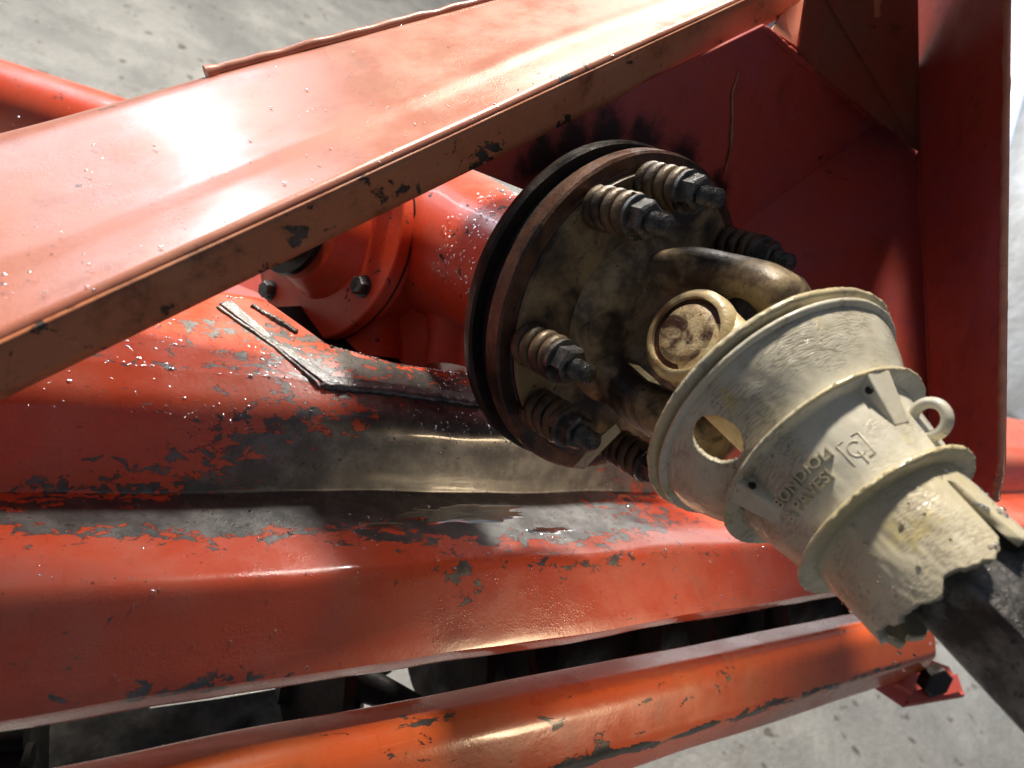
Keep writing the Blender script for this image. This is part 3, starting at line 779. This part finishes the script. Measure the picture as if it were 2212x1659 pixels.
# lug blocks between the first two rims
def lug(u, v, w=.010, hole=True):
    t, th = find(u, v)
    n = e2*math.cos(th)+g2*math.sin(th); q = BA.cross(n)
    r0 = interp(BODY, T2+.004)
    c = [(T2+.0008, -.0060, r0+.0078), (T2+.0008, .0060, r0+.0078), (T2+.0200, 0.0040, interp(BODY, T2+.02)+.0004), (T2+.0200, -.0040, interp(BODY, T2+.02)+.0004)]
    lowr = r0-.003
    vs = []
    for (a, b, r) in c: vs.append(BC+BA*a+n*r+q*b)
    for (a, b, r) in c: vs.append(BC+BA*a+n*(lowr-.003*(a > T2+.01))+q*b*1.15)
    o = part('lug', vs, [(0,1,2,3), (7,6,5,4), (0,4,5,1), (1,5,6,2), (2,6,7,3), (3,7,4,0)], m_pl, SG, 25)
    bevel(o, .0008, 3)
    # hc = BC+BA*(T2+.0065)+n*(r0+.0038)+q*(-.006)
    p = part('lug_hole', *lathe(BC+BA*(T2+.0050)+n*(r0+.0028)-q*.00665, q, [(0, .0015), (.0133, .0015)], 20, cap=(True, True)), m_black, SG, 40)
    return o
lug(1650, 1085); lug(1900, 858)
# eyelet for the chain
t, th = find(2000, 925)
n = e2*math.cos(th)+g2*math.sin(th)
ce = at(2010, 905, 1); zc = bpt(.058, th, .042).z; ce = at(2008, 906, zc)
q1 = BA; 
o = part('eyelet', *tube([ce+(BA*math.cos(a)*.0064+(n*math.sin(a))*.0066) for a in np.linspace(0, 2*math.pi, 40)], .0022, 14, 1.15, caps=False), m_pl, SG, 60)

# pale slivers standing in for strips of light beside the clutch
part('light_sliver', *plate([at(1238, 1010, .392), at(1262, 1014, .390), at(1302, 972, .385), at(1340, 934, .378), at(1330, 916, .378), at(1290, 950, .385)], .0022), m_pledge, SG, 30)
part('light_sliver', *plate([at(1357, 784, .352), at(1380, 790, .350), at(1428, 832, .346), at(1400, 822, .348)], .0016), m_pledge, SG, 30)
# embossed lettering: mesh text wrapped round the neck
def wrap_text(body, u, v, size, name='lettering', rot=0, rel=.0017):
    c = bpy.data.curves.new('text', 'FONT'); c.body = body; c.size = size; c.extrude = .00001; c.resolution_u = 3
    c.space_character = 1.08; c.offset = .00005
    o = bpy.data.objects.new('text', c); COL.objects.link(o)
    dg = bpy.context.evaluated_depsgraph_get(); me = bpy.data.meshes.new_from_object(o.evaluated_get(dg))
    bpy.data.objects.remove(o); 
    import bmesh
    bm = bmesh.new(); bm.from_mesh(me)
    bmesh.ops.subdivide_edges(bm, edges=[e for e in bm.edges if e.calc_length() > size*.25], cuts=2)
    bmesh.ops.triangulate(bm, faces=bm.faces)
    t0, th0 = find(u, v)
    vs = []
    for vv in bm.verts:
        x, y, z = vv.co
        x, y = x*math.cos(rot)-y*math.sin(rot), x*math.sin(rot)+y*math.cos(rot)
        t = t0-y; r = interp(BODY, t)+(rel if z > 0 else -.0008)
        vs.append(bpt(t, th0+SGN*x/interp(BODY, t0), r))
    fs = [tuple(q.index for q in f.verts) for f in bm.faces]
    bm.free()
    part(name, vs, fs, m_letter, SG, 30)
# which way round does the writing run?  (towards the upper right of the picture)
t0, th0 = find(1765, 1045)
SGN = 1 if pix(bpt(t0, th0+.2, .042))[0] > pix(bpt(t0, th0, .042))[0] else -1
wrap_text('BONDIOLI', 1694, 1100, .0060)
wrap_text('& PAVESI', 1719, 1130, .0060)
wrap_text('r5', 1768, 1172, .0050)
# emblem beside the name: ring with a bent arrow
t0, th0 = find(1850, 968)
def em(pts, r=.0004, closed=False):
    P = [bpt(t0-y, th0+SGN*x/.042, interp(BODY, t0-y)+.0001) for x, y in pts]
    part('emblem', *tube(P, r*.9, 8, caps=not closed), m_letter, SG, 60)
em([(.0030*math.cos(a), .0030*math.sin(a)) for a in np.linspace(.6, 5.6, 30)], .00055)
em([(-.0050, -.0048), (-.0050, .0048), (-.002, .0048)]); em([(.002, .0048), (.0050, .0048), (.0050, -.0048), (.002, -.0048)]); em([(0, -.001), (0, -.0062)], .0006)

# ------------------------------------------------------------------ background objects
def far(u, dist_, z):   # world point on a ray at horizontal distance
    d = WD(at(u, 400, 1)); d.z = 0; d.normalize(); return CAM+d*dist_+Vector((0,0,z-CAM.z))
a = far(2330, 4.2, 0); b = far(1500, 3.6, 0)
dd = (a-b).normalized(); nn = Vector((-dd.y, dd.x, 0))
def wpart(name, vs, fs, mat):
    m = mesh(name, [tuple(v) for v in vs], fs, mat, None); o = bpy.data.objects.new(name, m); COL.objects.link(o); return o
A0, B0 = a+dd*6, b-dd*.0
vs = [A0, B0, B0+nn*.2, A0+nn*.2]; vs = [Vector((v.x, v.y, 0)) for v in vs]+[Vector((v.x, v.y, 2.6)) for v in vs]
o = wpart('wall', vs, [(3,2,1,0), (4,5,6,7), (0,1,5,4), (1,2,6,5), (2,3,7,6), (3,0,4,7)], m_wall); lamp('wall_fill_lamp', Vector((1.2, 1.1, 2.0)), Vector((2.2, .2, 3.6)), 60, (.95, .97, 1), .8)  # added lamp with no known source, brightens the wall
tag(o, 'bright whitewashed wall far behind the right edge of the tiller', 'wall', kind='structure')

o = part('pipe', *tube([at(2235, 95, 3.0), at(2120, 500, 3.08), at(2010, 900, 3.15)], .018, 20), m_blue, None, 40)
tag(o, 'slanting blue grey pipe in the bright strip right of the guard', 'pipe')
# ------------------------------------------------------------------ water drops
ico_v = []; ico_f = []
def hemi(n1=8, n2=3):
    v = []; f = []
    for j in range(n2):
        ph = (math.pi/2)*j/n2
        for i in range(n1): v.append((math.cos(2*math.pi*i/n1)*math.cos(ph), math.sin(2*math.pi*i/n1)*math.cos(ph), math.sin(ph)))
    v.append((0,0,1))
    for j in range(n2-1):
        for i in range(n1): f.append((j*n1+i, j*n1+(i+1) % n1, (j+1)*n1+(i+1) % n1, (j+1)*n1+i))
    for i in range(n1): f.append(((n2-1)*n1+i, (n2-1)*n1+(i+1) % n1, n2*n1))
    f.append(tuple(range(n1))[::-1])
    return v, f
HV, HF = hemi()
HV = [Vector(v) for v in HV]
def drops(name, samples, label):
    vs, fs = [], []
    for p, n, r in samples:
        n = n.normalized(); e = n.cross(Vector((.3, .9, .2))).normalized(); g = n.cross(e)
        k1, k2 = random.uniform(.8, 1.25), random.uniform(.8, 1.25); h = random.uniform(.45, .7)
        o = len(vs)
        for h_ in HV: vs.append(p+(e*h_.x*k1+g*h_.y*k2+n*(h_.z*h-.08))*r)
        fs += [tuple(i+o for i in f) for f in HF]
    o = part(name, vs, fs, m_water, None, 80, fix=False); tag(o, label, 'water', kind='stuff'); return o
# shallow puddle in the fold of the deck
O_ = onface(1010, 1120, 'K', 'F'); vv = (P0['F']-P0['K']).normalized(); nn_ = D.cross(vv); nn_ = nn_ if nn_.dot(UPV) > 0 else -nn_
def puddle(u0, v0, a, b, seed):
    O2 = onface(u0, v0, 'K', 'F'); vs = []; nr, na = 12, 90
    for i in range(nr+1):
        q = i/nr
        for k in range(na):
            th = 2*math.pi*k/na; c, s2 = math.cos(th), math.sin(th)
            rr = 1+.42*noise.noise(Vector((c*1.6, s2*1.6, seed)))+.26*noise.noise(Vector((c*5, s2*5, seed+3)))
            x, y = a*c*rr*q, b*s2*rr*q
            h = .0009*(1-q**6)+.00022*noise.noise(Vector((x*160, y*240, seed)))*(1-q)
            p = O2+D*x+vv*y
            nz = noise.noise(p*9)*.0022+noise.noise(p*31)*.0006
            vs.append(p+Vector((0, nz, nz*.3))+nn_*(h+.0019))
    o = part('puddle', vs, grid_faces(nr+1, na, wrap_m=True), m_water, None, 80, fix=False); return o
pd = puddle(1000, 1118, .052, .0135, 1.3); tag(pd, 'largest thin puddle lying in the bare steel fold of the deck', 'puddle', kind='thing')
pd = puddle(1180, 1150, .020, .006, 4.1); tag(pd, 'small streaky puddle on the right, near the lit edge of the deck', 'puddle', kind='thing')
pd = puddle(820, 1145, .016, .004, 7.7); tag(pd, 'small streaky puddle on the left beside the flaked orange paint', 'puddle', kind='thing')
NTs, NP = len(ts), len(prof)
smp = []
lim = sum(1 for t in ts if t < .45)
while len(smp) < 2300:
    i = random.randrange(lim-1); j = random.randrange(NP-1)
    p = Vector(deck_vs[i, j]).lerp(Vector(deck_vs[i+1, j+1]), random.random())
    a = Vector(deck_vs[i+1, j]-deck_vs[i, j]); b = Vector(deck_vs[i, j+1]-deck_vs[i, j]); n = a.cross(b).normalized()
    if n.z > 0: n = -n
    u, v = pix(p)
    if not (-50 < u < 2250): continue
    dens = 1.0 if v < 1000 else .35
    if n.dot(UPV) < .3: dens = .06
    if 870 < u < 1200 and v < 970: dens = 3
    dens *= .25+1.5*max(0, noise.noise(p*30)+.25)
    if random.random() > dens/2.2: continue
    r = random.choice((.0003, .0004, .0005, .0006, .0008))*random.uniform(.7, 1.3)
    if random.random() < .07: r *= 1.9
    smp.append((p+n*.002, n, r))
drops('water_drops', smp, 'clear water beads scattered over the chipped orange deck')
smp = []
upt = nT.normalized()*(1 if nT.y > 0 else -1)
for k in range(190):
    u = random.uniform(0, 1400); s_ = random.random(); v = fl_l(u)+(bk_l(u)-fl_l(u))*s_
    p = ontop(u, v)+upt*.0022
    smp.append((p, upt, random.choice((.0002, .0003, .0004, .0007))*random.uniform(.7, 1.2)))
drops('water_drops', smp, 'few small water beads on the faded top sheet of the guard')
smp = []
for k in range(75):
    t = random.uniform(.074, .115); th = random.uniform(0, 6.28); n = (e2*math.cos(th)+g2*math.sin(th)); p = bpt(t, th, RT(t)+.0004)
    smp.append((p, n, random.choice((.0004, .0007, .0011))))
drops('water_drops', smp, 'round water beads on the broken plastic tube below the cone')
smp = []
a_, e_, g_ = basis(CA)
for k in range(500):
    th = R(random.uniform(60, 200)); r = .0445+.0003; t = random.uniform(.08, .15); n = e_*math.cos(th)+g_*math.sin(th)
    smp.append((CC-CA*.215+CA*t+n*(.050-(t-.075)*.09 if t < .135 else .0445), n, random.choice((.0003, .0005, .0008))))
drops('water_drops', smp, 'fine water beads on the orange gearbox neck behind the clutch')
